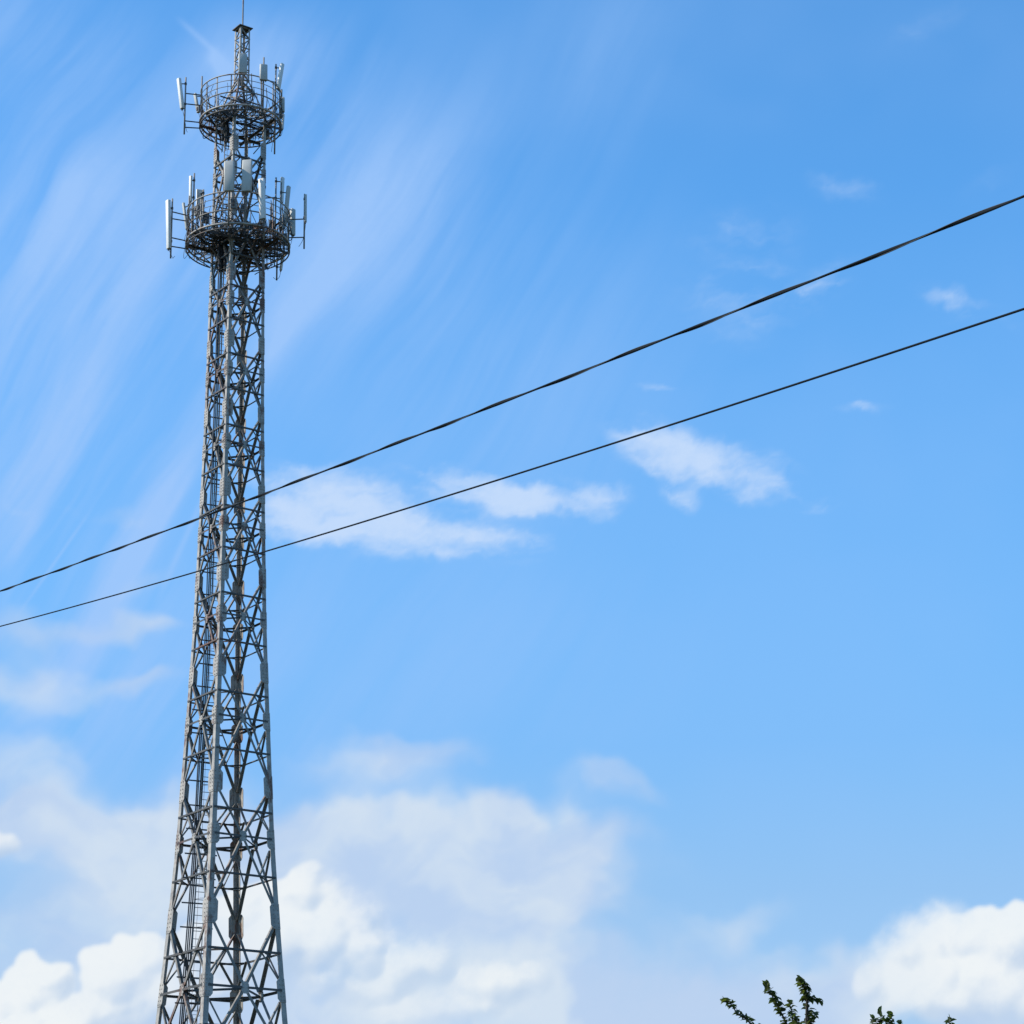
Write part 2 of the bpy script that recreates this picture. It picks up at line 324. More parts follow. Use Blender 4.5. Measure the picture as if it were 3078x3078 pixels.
# ------------------------------------------------------------------ materials
def metal(name, c1, c2, rust=0.0, rough=0.55, metallic=0.35, scale=3.0, rustcol=(0.16, 0.065, 0.035)):
    m = bpy.data.materials.new(name); m.use_nodes = True; t = NT(m.node_tree)
    b = m.node_tree.nodes['Principled BSDF']; tcn = t.new('ShaderNodeTexCoord'); oc = tcn.outputs['Object']
    n1 = t.noise(oc, scale, 6, 0.6)
    base_ = t.mix(t.ss(n1, 0.32, 0.68), c1 + (1.0,), c2 + (1.0,))
    sm = t.vm('MULTIPLY', oc, (7.0, 7.0, 1.1)); n2 = t.noise(sm, 1.0, 5, 0.6)
    base_ = t.mix(t.ss(n2, 0.52, 0.8, 0.0, 0.4), base_, (c1[0] * 0.45, c1[1] * 0.45, c1[2] * 0.45, 1.0))
    if rust > 0:
        n3 = t.noise(oc, 0.55, 3, 0.5); n4 = t.noise(t.vm('MULTIPLY', oc, (5.0, 5.0, 1.6)), 1.3, 6, 0.65)
        r = t.m('ADD', t.m('MULTIPLY', n3, 0.55), t.m('MULTIPLY', n4, 0.6))
        base_ = t.mix(t.ss(r, 0.66 - rust * 0.12, 0.74 - rust * 0.08, 0.0, 0.85), base_, rustcol + (1.0,))
    t.l.new(base_, b.inputs['Base Color'])
    b.inputs['Metallic'].default_value = metallic
    t.l.new(t.ss(n1, 0.3, 0.7, rough - 0.1, rough + 0.15), b.inputs['Roughness'])
    bp = t.new('ShaderNodeBump'); bp.inputs['Strength'].default_value = 0.12; bp.inputs['Distance'].default_value = 0.01
    t.l.new(t.noise(oc, 30, 3, 0.5), bp.inputs['Height']); t.l.new(bp.outputs[0], b.inputs['Normal'])
    return m
M_steel = metal('galvanised_steel', (0.29, 0.255, 0.215), (0.45, 0.40, 0.345), rust=0.55, metallic=0.1)
M_brace = metal('weathered_brace_steel', (0.16, 0.14, 0.12), (0.27, 0.24, 0.20), rust=0.5, metallic=0.1)
M_dark = metal('dull_dark_steel', (0.055, 0.05, 0.046), (0.105, 0.097, 0.087), rust=0.5, metallic=0.1)
M_pipe = metal('mount_pipe_steel', (0.18, 0.16, 0.14), (0.27, 0.245, 0.21), rust=0.35, metallic=0.1)
M_radome = metal('radome_white', (0.72, 0.69, 0.63), (0.80, 0.77, 0.71), rough=0.5, metallic=0.0, scale=1.2)
M_radome_g = metal('radome_grey', (0.44, 0.42, 0.37), (0.53, 0.505, 0.45), rough=0.55, metallic=0.0, scale=1.2)
M_unit = metal('radio_unit_grey', (0.16, 0.165, 0.165), (0.24, 0.245, 0.24), rough=0.6, metallic=0.1, scale=2.0)
def plain(name, c, rough=0.6, metallic=0.0, scale=8.0, var=0.35):
    m = bpy.data.materials.new(name); m.use_nodes = True; t = NT(m.node_tree); b = m.node_tree.nodes['Principled BSDF']
    tcn = t.new('ShaderNodeTexCoord'); n = t.noise(tcn.outputs['Object'], scale, 5, 0.6)
    t.l.new(t.mix(n, tuple(x * (1 - var) for x in c) + (1.0,), tuple(min(1, x * (1 + var)) for x in c) + (1.0,)), b.inputs['Base Color'])
    b.inputs['Roughness'].default_value = rough; b.inputs['Metallic'].default_value = metallic
    return m
M_rubber = plain('black_cable_sheath', (0.020, 0.020, 0.022), 0.5)
M_wire = plain('overhead_cable_sheath', (0.006, 0.009, 0.012), 0.8, scale=20)
M_wire.node_tree.nodes['Principled BSDF'].inputs['Specular IOR Level'].default_value = 0.15
M_wire2 = plain('overhead_messenger', (0.03, 0.033, 0.034), 0.7, scale=20)
M_concrete = plain('concrete', (0.36, 0.35, 0.33), 0.85, scale=3)
M_mesh = metal('floor_mesh_steel', (0.20, 0.20, 0.19), (0.30, 0.30, 0.285), rust=0.7)
M_bark = plain('bark', (0.06, 0.045, 0.032), 0.9, scale=12)

# ------------------------------------------------------------------ ground
def ground():
    n = 60; S = 3000.0; v = []; f = []
    for j in range(n + 1):
        for i in range(n + 1):
            x = (i / n * 2 - 1); y = (j / n * 2 - 1)
            x = x * abs(x) * S; y = y * abs(y) * S
            r = math.hypot(x, y); z = 0.0 if r < 130 else min(1, (r - 130) / 600) * (math.sin(x * .004 + 1) * math.cos(y * .003)) * 3.0 - min(1, (r - 130) / 600) * 2.0
            v.append((x, y, z))
    for j in range(n):
        for i in range(n):
            a = j * (n + 1) + i; f.append((a, a + 1, a + n + 2, a + n + 1))
    me = bpy.data.meshes.new('ground'); me.from_pydata(v, [], f); me.update()
    m = bpy.data.materials.new('field_grass'); m.use_nodes = True; t = NT(m.node_tree); b = m.node_tree.nodes['Principled BSDF']
    tcn = t.new('ShaderNodeTexCoord'); n1 = t.noise(tcn.outputs['Object'], 0.12, 8, 0.65); n2 = t.noise(tcn.outputs['Object'], 6.0, 6, 0.7)
    c_ = t.mix(t.ss(n1, 0.4, 0.6), (0.035, 0.055, 0.016, 1), (0.08, 0.07, 0.04, 1)); c_ = t.mix(t.ss(n2, 0.3, 0.7, 0.0, 0.5), c_, (0.03, 0.045, 0.012, 1))
    t.l.new(c_, b.inputs['Base Color']); b.inputs['Roughness'].default_value = 0.95
    bp = t.new('ShaderNodeBump'); bp.inputs['Distance'].default_value = 0.05; t.l.new(n2, bp.inputs['Height']); t.l.new(bp.outputs[0], b.inputs['Normal'])
    me.materials.append(m); o = bpy.data.objects.new('ground', me); col.objects.link(o)
    tag(o, 'flat green and brown field below the tower', None, None, 'structure')
ground()

# ------------------------------------------------------------------ lattice tower
TX, TY, TROT = -11.347, 94.320, R_(6.86)
TM = Matrix.Translation((TX, TY, 0)) @ Matrix.Rotation(TROT, 4, 'Z')
tower = empty('lattice_tower', (TX, TY, 0), TROT)
tag(tower, 'tall tapering grey steel lattice tower with two round platforms and a thin top mast', 'tower')
TH = R_(15.0)
LEGS = [Vector((-math.sin(TH), -math.cos(TH), 0)), Vector((math.cos(TH), -math.sin(TH), 0)),
        Vector((math.sin(TH), math.cos(TH), 0)), Vector((-math.cos(TH), math.sin(TH), 0))]     # near, right, far, left
RZ = [(0, 4.0), (5.4, 3.4), (11.99, 2.76), (13.8, 2.574), (16.44, 2.315), (20.5, 1.974), (24.7, 1.745), (29.0, 1.52), (33.5, 1.386), (38.1, 1.262), (42.8, 1.20), (45.2, 1.17), (52.1, 1.12), (53.9, 0.345), (56.5, 0.335)]
def rz(z):
    for (a, ra), (b, rb) in zip(RZ, RZ[1:]):
        if z <= b: return ra + (rb - ra) * (z - a) / (b - a)
    return RZ[-1][1]
def leg(i, z, k=1.0): 
    p = LEGS[i % 4] * rz(z) * k; return Vector((p.x, p.y, z))
def fn(i):      # outward normal of face i (between leg i and leg i+1)
    return (LEGS[i % 4] + LEGS[(i + 1) % 4]).normalized()
NODES = [0.0, 5.4, 11.99, 17.77, 22.81, 27.44, 31.37, 34.94, 38.39, 41.46, 44.46, 47.43, 50.46]
MIDS = [2.6, 8.8, 14.95, 20.75, 25.44, 29.60, 33.38, 36.92, 40.15, 43.29, 46.19, 49.29]
TOP = 52.1
def fw(z): return max(0.115, 0.27 - 0.0032 * z)          # leg flange width
# legs: L profile swept through the nodes, corner outwards
lv = sorted(NODES + MIDS + [TOP])
for i in range(4):
    a = (LEGS[(i - 1) % 4] - LEGS[i]).normalized(); b = (LEGS[(i + 1) % 4] - LEGS[i]).normalized()
    m = MB(); vs_ = []; fs = []
    for z in lv:
        W = fw(z); t_ = 0.022; c0 = leg(i, z)
        prof = [c0, c0 + a * W, c0 + a * W + b * t_, c0 + a * t_ + b * t_, c0 + b * W + a * t_, c0 + b * W]
        vs_ += prof
    for k in range(len(lv) - 1):
        for q in range(6): fs.append((k * 6 + q, (k + 1) * 6 + q, (k + 1) * 6 + (q + 1) % 6, k * 6 + (q + 1) % 6))
    m.add(vs_, fs); 
    f_ = MB(); 
    m.frame_box(leg(i, 0.03) * 1.0, (0.3, 0, 0), (0, 0.3, 0), (0, 0, 0.03))
    m.build('leg', M_steel, tower)
# gusset plates round each leg at the joints
def bolts(m, c0, d, n, W, H, rows, cols_, r=0.018):
    for j in range(rows):
        for k in range(cols_):
            p = c0 + d * (W * (k + 0.5) / cols_) + Vector((0, 0, H * ((j + 0.5) / rows - 0.5)))
            m.frame_box(p + n * 0.012, d * r, Vector((0, 0, r)), n * 0.014)
for z in NODES[1:] + MIDS:
    isn = z in NODES
    for i in range(4):
        m = MB(); s = rz(z) / 2.5; ta = (leg(i, z + .5) - leg(i, z - .5)).normalized()
        for (d, n) in (((LEGS[(i - 1) % 4] - LEGS[i]).normalized(), fn(i - 1)), ((LEGS[(i + 1) % 4] - LEGS[i]).normalized(), fn(i))):
            W = fw(z) + (0.19 if isn else 0.13) * min(1, s + .3); H = (1.05 if isn else 0.9) * (0.45 + 0.55 * min(1, s))
            nn = d.cross(ta).normalized(); nn = nn if nn.dot(n) > 0 else -nn
            c0 = leg(i, z) + nn * 0.012 + d * 0.003
            hx = W * 0.5
            # plate with chamfered inner corners
            pts = [(0, -.5), (.72, -.5), (1, -.36), (1, .36), (.72, .5), (0, .5)]
            fr = [c0 + d * (W * u) + ta * (H * t) + nn * 0.007 for u, t in pts]; bk = [p - nn * 0.014 for p in fr]
            k6 = 6; fcs = [tuple(range(6)), tuple(range(11, 5, -1))] + [(q, q + 6, (q + 1) % 6 + 6, (q + 1) % 6) for q in range(6)]
            m.add(fr + bk, fcs)
            for j in range(6):
                for k in range(2):
                    p = c0 + d * (W * (0.16 + 0.42 * k)) + ta * (H * ((j + 0.5) / 6 - 0.5)) + nn * 0.016
                    m.frame_box(p, d * 0.017, ta * 0.017, nn * 0.012)
        m.build('gusset_plate', M_steel, tower)
# face bracing
main, subs, horis, plans, nodes_ = [], [], [], [], []
def on_face(i, z, t, k=1.0):
    return leg(i, z) * (1 - t) + leg(i + 1, z) * t
for k, zf in enumerate(MIDS):
    z0, z1 = NODES[k], NODES[k + 1]
    sc_ = min(1.0, 0.45 + rz(zf) / 4.5)
    dw = 0.115 * sc_ ** 1.2 if rz(zf) > 1.5 else 0.085; sw = dw * 0.62
    for i in range(4):
        n = fn(i); M = on_face(i, zf, 0.5)
        for (zn, up) in ((z0, 0), (z1, 1)):
            zs = (zn + zf) / 2
            for side in (0, 1):
                Lg = leg(i + side, zn); other = leg(i + 1 - side, zn)
                inn = (other - Lg).normalized()
                zoff = (zf - zn) * 0.10
                p = leg(i + side, zn + zoff) + inn * fw(zn) * 0.8
                q = M + (p - M) * 0.05
                main.append((p, q, dw, n, -0.016 - 0.026 * side, 1 if side else -1, zf))
                md = p + (q - p) * ((zs - p.z) / (q.z - p.z))
                le = leg(i + side, zf - (zf - zn) * 0.14) + inn * fw(zf) * 0.8
                subs.append((md, le, sw, n, -0.075 - 0.016 * side, -1 if side else 1, zf))
            a_, b_ = on_face(i, zs, 0.02), on_face(i, zs, 0.98)
            horis.append((a_, b_, sw * 1.15, n, 0.026, 1, zs))
            # knee ties from one face to the next across the corner
            ta_ = on_face(i, zs, 0.76); tb_ = on_face(i + 1, zs, 0.24)
            plans.append((ta_, tb_, sw * 0.8, Vector((0, 0, 1)), -0.01, 1, zs))
        for (a_, b_) in ((on_face(i, zf, 0.04), on_face(i, zf, 0.46)), (on_face(i, zf, 0.54), on_face(i, zf, 0.96))):
            horis.append((a_, b_, sw * 1.3, n, 0.026, -1, zf))
        plans.append((on_face(i, zf, 0.5) - n * 0.06, on_face(i + 1, zf, 0.5) - fn(i + 1) * 0.06, sw * 1.1, Vector((0, 0, 1)), 0.0, 1, zf))
        m = MB(); W = 0.34 * sc_ ; H = 0.46 * sc_
        ta = (on_face(i, zf + .5, .5) - on_face(i, zf - .5, .5)).normalized(); d = (LEGS[(i + 1) % 4] - LEGS[i]).normalized(); nn = d.cross(ta).normalized(); nn = nn if nn.dot(n) > 0 else -nn
        pts = [(-.3, -.5), (.3, -.5), (.5, -.25), (.5, .25), (.3, .5), (-.3, .5), (-.5, .25), (-.5, -.25)]
        fr = [M + nn * 0.008 + d * (W * u) + ta * (H * t) for u, t in pts]; bk = [p - nn * 0.014 for p in fr]
        m.add(fr + bk, [tuple(range(8)), tuple(range(15, 7, -1))] + [(q, q + 8, (q + 1) % 8 + 8, (q + 1) % 8) for q in range(8)])
        for j in (-1, 0, 1):
            for kx in (-1, 1): m.frame_box(M + nn * 0.018 + d * (W * .25 * kx) + ta * (H * .3 * j), d * .015, ta * .015, nn * .012)
        m.build('joint_plate', M_steel, tower)
def emit(lst, name, mat):
    lst = sorted(lst, key=lambda t: (0 if t[6] > 11.5 else 1, t[6]))
    rest = MB()
    for k, (p, q, wd, n, off, flip, zz) in enumerate(lst):
        m = MB() if k < 99 else rest
        m.angle(p, q, wd, 0.011 if wd > .07 else 0.008, n, off, flip)
        if k < 99: m.build(name, mat, tower)
    if len(lst) > 99: tag(rest.build(name, mat, tower), None, None, None, 'stuff')
emit(main, 'diagonal_brace', M_brace); emit(subs, 'secondary_brace', M_brace)
emit(horis, 'horizontal_brace', M_dark); emit(plans, 'inner_tie', M_dark)
# concrete footings
for i in range(4):
    m = MB(); c0 = leg(i, 0); m.box((c0.x, c0.y, -0.35), 1.3, 1.3, 0.695); m.build('footing', M_concrete, tower, bevel=0.03)

# top cone and mast
def lattice(p_of, zs, wd, name_d, name_h, mat):
    for k, (a, b) in enumerate(zip(zs, zs[1:])):
        for i in range(4):
            n = fn(i); m = MB()
            if (k + i) % 2: m.angle(p_of(i, a), p_of(i + 1, b), wd, 0.006, n, -0.008, 1)
            else: m.angle(p_of(i + 1, a), p_of(i, b), wd, 0.006, n, -0.008, -1)
            m.build(name_d, mat, tower)
            m = MB(); m.angle(p_of(i, b), p_of(i + 1, b), wd, 0.006, n, 0.012, 1); m.build(name_h, mat, tower)
mast_z = [53.9, 54.42, 54.94, 55.46, 55.96, 56.45]
for i in range(4):
    m = MB(); a = (LEGS[(i - 1) % 4] - LEGS[i]).normalized(); b = (LEGS[(i + 1) % 4] - LEGS[i]).normalized()
    for (z0, z1) in ((52.1, 53.9), (53.9, 56.45)):
        for (d, n, o_) in ((a, fn(i - 1), 0.0), (b, fn(i), 0.0)):
            m.bar(leg(i, z0) + d * 0.035, leg(i, z1) + d * 0.035, 0.07, 0.008, n, o_)
    m.build('mast_leg', M_steel, tower)
lattice(lambda i, z: leg(i, z), [52.1, 52.7, 53.3, 53.9], 0.05, 'cone_brace', 'cone_ring_brace', M_brace)
lattice(lambda i, z: leg(i, z), mast_z, 0.042, 'mast_brace', 'mast_ring_brace', M_brace)
m = MB(); q = [LEGS[i] * 0.47 for i in range(4)]
m.add([Vector((p.x, p.y, 56.47)) for p in q] + [Vector((p.x, p.y, 56.50)) for p in q], [(3, 2, 1, 0), (4, 5, 6, 7)] + [(i, (i + 1) % 4, (i + 1) % 4 + 4, i + 4) for i in range(4)])
m.build('mast_cap', M_dark, tower)
m = MB(); m.tube([(0, 0, 56.5), (0, 0, 58.4)], 0.032, 8); m.tube([(0, 0, 58.4), (0, 0, 60.6)], 0.018, 8); m.build('lightning_rod', M_pipe, tower)

# ladder with safety hoops
def lp(z, fu, fv): return Vector((fu * rz(z), fv * rz(z), z))
ladder = empty('ladder', (0, 0, 0), 0, tower)
dr = Vector((0.92, 0.38, 0)).normalized(); dn = Vector((0.38, -0.92, 0)).normalized()
LZ = [0.4 + 0.3 * k for k in range(172)]
def lc(z): return lp(z, -0.42, -0.27)
zs_ = [0.3] + [z for z in lv[1:-1]] + [51.9]
for s in (-1, 1):
    m = MB(); m.tube([lc(z) + dr * 0.19 * s for z in zs_], 0.022, 6); m.build('ladder_rail', M_pipe, ladder)
vis = [z for z in LZ if z > 11]
rest = MB()
for k, z in enumerate(vis + [z for z in LZ if z <= 11]):
    m = MB() if k < 100 else rest
    m.tube([lc(z) - dr * 0.17, lc(z) + dr * 0.17], 0.014, 5)
    if k < 100: m.build('rung', M_pipe, ladder)
tag(rest.build('rung', M_pipe, ladder), None, None, None, 'stuff')
for k in range(44):
    z = 3.0 + 1.1 * k; c0 = lc(z); m = MB()
    m.tube([c0 + dr * 0.19 * math.cos(t) * 1.25 + dn * (0.42 * math.sin(t)) for t in [math.pi * j / 10 for j in range(11)]], 0.009, 5)
    m.build('safety_hoop', M_dark, ladder)
m = MB()
for s in (-0.5, 0.5):
    m.tube([lc(z) + dr * 0.24 * s * 1.7 + dn * 0.34 for z in [3.0] + [z for z in lv if 3 < z < 50] + [50.3]], 0.007, 4)
m.build('hoop_strip', M_dark, ladder)
bardir = Vector((0.93, 0.36, 0)).normalized()
for k in range(50):
    z = 1.2 + 0.95 * k + (0.02 if k % 2 else 0)
    if z > 50: break
    c0 = lc(z) - dn * 0.12 + Vector((-.03, 0, 0)); h = 0.66 if z < 26 else 0.50
    if z > 34: h = 0.40
    m = MB(); m.angle(c0 - bardir * h, c0 + bardir * h, 0.05, 0.006, Vector((0, 0, 1)), 0.0, 1); m.build('support_bar', M_dark, ladder)

# feeder cables up the tower, tied beside the ladder: things of their own
for k in range(7):
    pts = []
    for z in [0.2] + [z for z in lv if 0.3 < z < 44.6] + [45.2 + 0.1 * k]:
        c0 = lp(z, -0.56, -0.30); o_ = dr * (0.074 * (k % 4) - 0.10) + dn * (-0.06 * (k // 4)) + dr * (0.0 if k < 4 else 0.012) + Vector((random.uniform(-.008, .008), random.uniform(-.008, .008), 0))
        if rz(z) < 1.5: o_ = o_ + Vector((-0.02, 0, 0))
        pts.append(TM @ (c0 + o_))
    m = MB(); m.tube(pts, 0.019 if k % 3 else 0.026, 7)
    o = m.build('feeder_cable', M_rubber, None, True)
    tag(o, 'black feeder cable running up inside the lattice tower beside the ladder', 'cable', 'bundle of feeder cables up the tower')

# platforms
def ring_pts(r, z, n=64): return [Vector((r * math.cos(2 * math.pi * k / n), r * math.sin(2 * math.pi * k / n), z)) for k in range(n)]
def platform(z0, r, nposts, seed):
    rnd = random.Random(seed)
    pf = empty('platform', (0, 0, 0), 0, tower)
    m = MB(); m.tube(ring_pts(r, z0), 0.042, 8, True); m.build('main_ring', M_steel, pf, True)
    m = MB(); m.tube(ring_pts(r, z0 - 0.22), 0.030, 8, True); m.build('lower_ring', M_dark, pf, True)
    m = MB(); m.tube(ring_pts(r * 0.985, z0 + 0.62), 0.028, 6, True); m.build('floor_ring', M_brace, pf, True)
    for dz, rr in ((1.46, 0.028), (1.18, 0.014), (0.90, 0.014)):
        m = MB(); m.tube(ring_pts(r * 0.99, z0 + dz), rr, 6, True); m.build('guard_rail', M_steel if dz > 1.3 else M_brace, pf, True)
    for k in range(nposts):
        a = 2 * math.pi * (k + 0.35) / nposts; c = Vector((math.cos(a), math.sin(a), 0))
        m = MB(); m.frame_box(c * (r * 0.975) + Vector((0, 0, z0 + 0.62)), c * 0.016, Vector((-c.y, c.x, 0)) * 0.022, Vector((0, 0, 0.84))); m.build('rail_post', M_brace, pf)
        m = MB(); m.tube([c * (r * 0.97) + Vector((0, 0, z0 + 0.02)), c * (rz(z0) * 0.8) + Vector((0, 0, z0 - 0.04))], 0.026, 6); m.build('radial_beam', M_dark, pf)
        if k % 2 == 0:
            m = MB(); m.tube([c * (r * 0.93) + Vector((0, 0, z0 - 0.20)), c * (rz(z0) * 0.86) + Vector((0, 0, z0 - 1.0 ))], 0.022, 6); m.build('strut', M_dark, pf)
    # four chord beams laid along the tower faces
    for i in range(4):
        n = fn(i); d = Vector((-n.y, n.x, 0)); dist = rz(z0) * 0.72; h = math.sqrt(max(0.05, (r * .98) ** 2 - dist ** 2))
        for zz, hh in ((-0.13, 0.09), (0.54, 0.06)):
            m = MB(); m.angle(n * dist - d * h + Vector((0, 0, z0 + zz)), n * dist + d * h + Vector((0, 0, z0 + zz)), hh, 0.01, Vector((0, 0, 1)), 0, 1); m.build('chord_beam', M_dark, pf)
        m = MB(); m.angle(LEGS[i] * rz(z0) + Vector((0, 0, z0 + .05)), n * r * .97 + Vector((0, 0, z0 + .05)), .06, .008, Vector((0, 0, 1)), 0, 1)
        m.angle(LEGS[(i + 1) % 4] * rz(z0) + Vector((0, 0, z0 + .085)), n * r * .97 + Vector((0, 0, z0 + .085)), .06, .008, Vector((0, 0, 1)), 0, -1); m.build('chevron_brace', M_dark, pf)
    # expanded-metal floor: rings and spokes
    m = MB(); rr = rz(z0) * 0.75
    nn_ = 0
    while rr < r * 0.97:
        m.tube(ring_pts(rr, z0 + 0.115, 40), 0.006, 4, True); rr += 0.085
    for k in range(84):
        a = 2 * math.pi * k / 84; c = Vector((math.cos(a), math.sin(a), 0))
        if rnd.random() < 0.12: continue
        m.bar(c * rz(z0) * 0.75 + Vector((0, 0, z0 + 0.128)), c * r * 0.97 + Vector((0, 0, z0 + 0.128)), 0.012, 0.012, Vector((0, 0, 1)))
    m.build('floor_grating', M_mesh, pf)
    return pf
pf1 = platform(46.16, 2.17, 20, 1)
pf2 = platform(51.88, 1.735, 16, 2)

# tangle of jumper cables under and around each platform
def tangle(z0, r, n, seed, label):
    rnd = random.Random(seed); m = MB()
    for k in range(n):
        a = rnd.uniform(0, 2 * math.pi)
        p = Vector((r * math.cos(a) * rnd.uniform(.8, 1.04), r * math.sin(a) * rnd.uniform(.8, 1.04), z0 + rnd.uniform(0.3, 1.7)))
        b = a + rnd.uniform(-.7, .7); q = Vector((r * .72 * math.cos(b), r * .72 * math.sin(b), z0 + rnd.uniform(-.15, .45)))
        e = Vector((-0.62 + rnd.uniform(-.15, .15), -0.32 + rnd.uniform(-.15, .15), z0 + rnd.uniform(-.1, .3)))
        g = Vector((e.x, e.y, z0 - rnd.uniform(.6, 1.5)))
        d = Vector((p.x * 1.03, p.y * 1.03, p.z - rnd.uniform(.5, 1.0)))
        cps = [p, d, q, (q + e) / 2 + Vector((rnd.uniform(-.3, .3), rnd.uniform(-.3, .3), rnd.uniform(-.3, .1))), e, g]
        pts = []
        for j in range(len(cps) - 1):
            p0 = cps[max(j - 1, 0)]; p1 = cps[j]; p2 = cps[j + 1]; p3 = cps[min(j + 2, len(cps) - 1)]
            for s in range(6):
                t = s / 6; pts.append(0.5 * ((2 * p1) + (p2 - p0) * t + (2 * p0 - 5 * p1 + 4 * p2 - p3) * t * t + (3 * p1 - p0 - 3 * p2 + p3) * t ** 3))
        pts.append(cps[-1])
        m.tube([TM @ x for x in pts], rnd.choice((0.010, 0.014, 0.019)), 5)
    o = m.build('jumper_cables', M_rubber, None, True); tag(o, label, 'cables', None, 'stuff')
tangle(46.16, 2.1, 135, 5, 'tangle of thin black jumper cables looped round the lower tower platform')
tangle(51.88, 1.65, 48, 6, 'sparse loops of thin black jumper cables on the upper tower platform')

# antennas ------------------------------------------------------------
def rounded_box_mb(w_, d_, h_, r_, seg=4):
    m = MB(); prof = []
    for cx0, cy0, a0 in ((w_ / 2 - r_, d_ / 2 - r_, 0), (-w_ / 2 + r_, d_ / 2 - r_, 90), (-w_ / 2 + r_, -d_ / 2 + r_, 180), (w_ / 2 - r_, -d_ / 2 + r_, 270)):
        for k in range(seg + 1):
            a = R_(a0 + 90 * k / seg); prof.append((cx0 + r_ * math.cos(a), cy0 + r_ * math.sin(a)))
    n = len(prof); vs_ = []
    for z, s in ((-h_ / 2, .93), (-h_ / 2 + .012, 1), (h_ / 2 - .012, 1), (h_ / 2, .93)):
        vs_ += [(x * s, y * s, z) for x, y in prof]
    fs = [(k * n + i, k * n + (i + 1) % n, (k + 1) * n + (i + 1) % n, (k + 1) * n + i) for k in range(3) for i in range(n)]
    fs += [tuple(range(n - 1, -1, -1)), tuple(3 * n + i for i in range(n))]
    m.add(vs_, fs); return m
def antenna(top, bot, w_, d_, v, yaw, pole, R, mat, label, zc, arms=(), open_back=False, v_pole=None, stand=0.16):
    """top/bot: (u, z) of the radome ends in tower coordinates, v: depth; pole: (u, ztop, zbot)"""
    vp = v if v_pole is None else v_pole
    base = TM @ Vector((pole[0], vp, pole[2]))
    t = empty('panel_antenna', base, TROT); inv = Matrix.Translation((-pole[0], -vp, -pole[2]))
    tag(t, label, 'antenna', 'antennas on the tower platforms')
    T = Vector((top[0], v, top[1])); B = Vector((bot[0], v, bot[1]))
    ax = (T - B); h = ax.length; rad = rounded_box_mb(w_, d_, h, min(w_, d_) * 0.33)
    zax = ax.normalized(); face = Vector((math.sin(R_(yaw)), -math.cos(R_(yaw)), 0)); yv = -(face - zax * face.dot(zax)).normalized(); xv = yv.cross(zax)
    rot = Matrix((xv, yv, zax)).transposed().to_4x4(); mt = inv @ Matrix.Translation((T + B) / 2) @ rot
    rad.v = [tuple(mt @ Vector(x)) for x in rad.v]
    ro = rad.build('radome', mat, t)
    for pl_ in ro.data.polygons: pl_.use_smooth = len(pl_.vertices) == 4
    cp = MB()       # connectors under the panel
    for k in (-1, 0, 1): cp.tube([mt @ Vector((k * w_ * .28, 0, -h / 2)), mt @ Vector((k * w_ * .28, 0, -h / 2 - 0.07))], 0.02, 6)
    cp.build('connector', M_dark, t)
    if open_back:
        fr = MB()
        for s in (-1, 1): fr.frame_box(mt @ Vector((s * w_ * .42, d_ * .8, 0)), rot.to_3x3() @ Vector((.012, 0, 0)), rot.to_3x3() @ Vector((0, .05, 0)), rot.to_3x3() @ Vector((0, 0, h * .47)))
        fr.build('back_frame', M_pipe, t)
    pl = MB(); pl.tube([inv @ Vector((pole[0], vp, pole[2])), inv @ Vector((pole[0], vp, pole[1]))], 0.034, 8); pl.build('mounting_pole', M_pipe, t, True)
    for f in (0.16, 0.84):
        c_ = B + (T - B) * f; zt = min(max(c_.z, pole[2] + .05), pole[1] - .05)
        pp = Vector((pole[0], vp, zt)); b_ = MB()
        back = c_ + yv * d_ * .35
        b_.bar(inv @ back, inv @ pp, 0.06, 0.02, Vector((0, 0, 1))); b_.box(inv @ pp, 0.10, 0.10, 0.07); b_.build('bracket', M_dark, t)
    for (za, ru) in arms:      # horizontal arm from the pole back to the ring
        a_ = MB(); a_.tube([inv @ Vector((pole[0], vp, za)), inv @ Vector(ru)], 0.026, 6); a_.build('arm', M_dark, t)
    # hanging jumper
    jm = MB(); s = mt @ Vector((0, 0, -h / 2 - .05)); e = inv @ Vector((pole[0] * .93, vp * .93, pole[2] + .1)); pts = []
    for k in range(11):
        f = k / 10; p = s.lerp(e, f); p.z -= 0.22 * math.sin(math.pi * f); p.x += .03 * math.sin(5 * f); pts.append(p)
    jm.tube(pts, 0.010, 5); jm.build('jumper', M_rubber, t, True)
    return t
G, Wm = M_radome_g, M_radome
# upper platform (ring 1.735 m at 51.88)
U = 51.88
antenna((-2.68, 53.94), (-2.49, 52.51), .20, .16, 0, -58, (-2.38, 54.02, 51.29), 0, Wm, 'long white panel antenna held out on arms far left of the upper platform', U, [(53.25, (-1.70, .1, 53.25)), (52.75, (-1.70, .1, 52.75)), (51.93, (-1.70, .1, 51.93)), (51.62, (-1.70, .1, 51.66))])
antenna((-1.99, 53.63), (-1.86, 52.91), .17, .10, .7, -60, (-1.70, 54.49, 51.97), 0, G, 'short tilted grey panel antenna at the left rim of the upper platform', U)
antenna((0.03, 54.99), (0.05, 54.07), .37, .13, -.50, 8, (0.05, 54.6, 53.3), 0, G, 'wide grey panel antenna strapped to the front of the thin top mast', U, [(54.3, (-.09, -.30, 54.3))])
antenna((0.92, 53.92), (0.93, 53.18), .33, .16, -1.55, 12, (0.93, 54.35, 51.7), 0, G, 'small boxy grey panel antenna standing on the front right rail of the upper platform', U, v_pole=-1.42)
antenna((1.74, 54.82), (1.58, 53.58), .19, .13, -.10, 45, (1.47, 54.79, 50.46), 0, Wm, 'slim white panel antenna leaning outward at the right of the upper platform', U, [(53.9, (1.0, -1.3, 53.35)), (51.0, (1.15, .1, 51.35))])
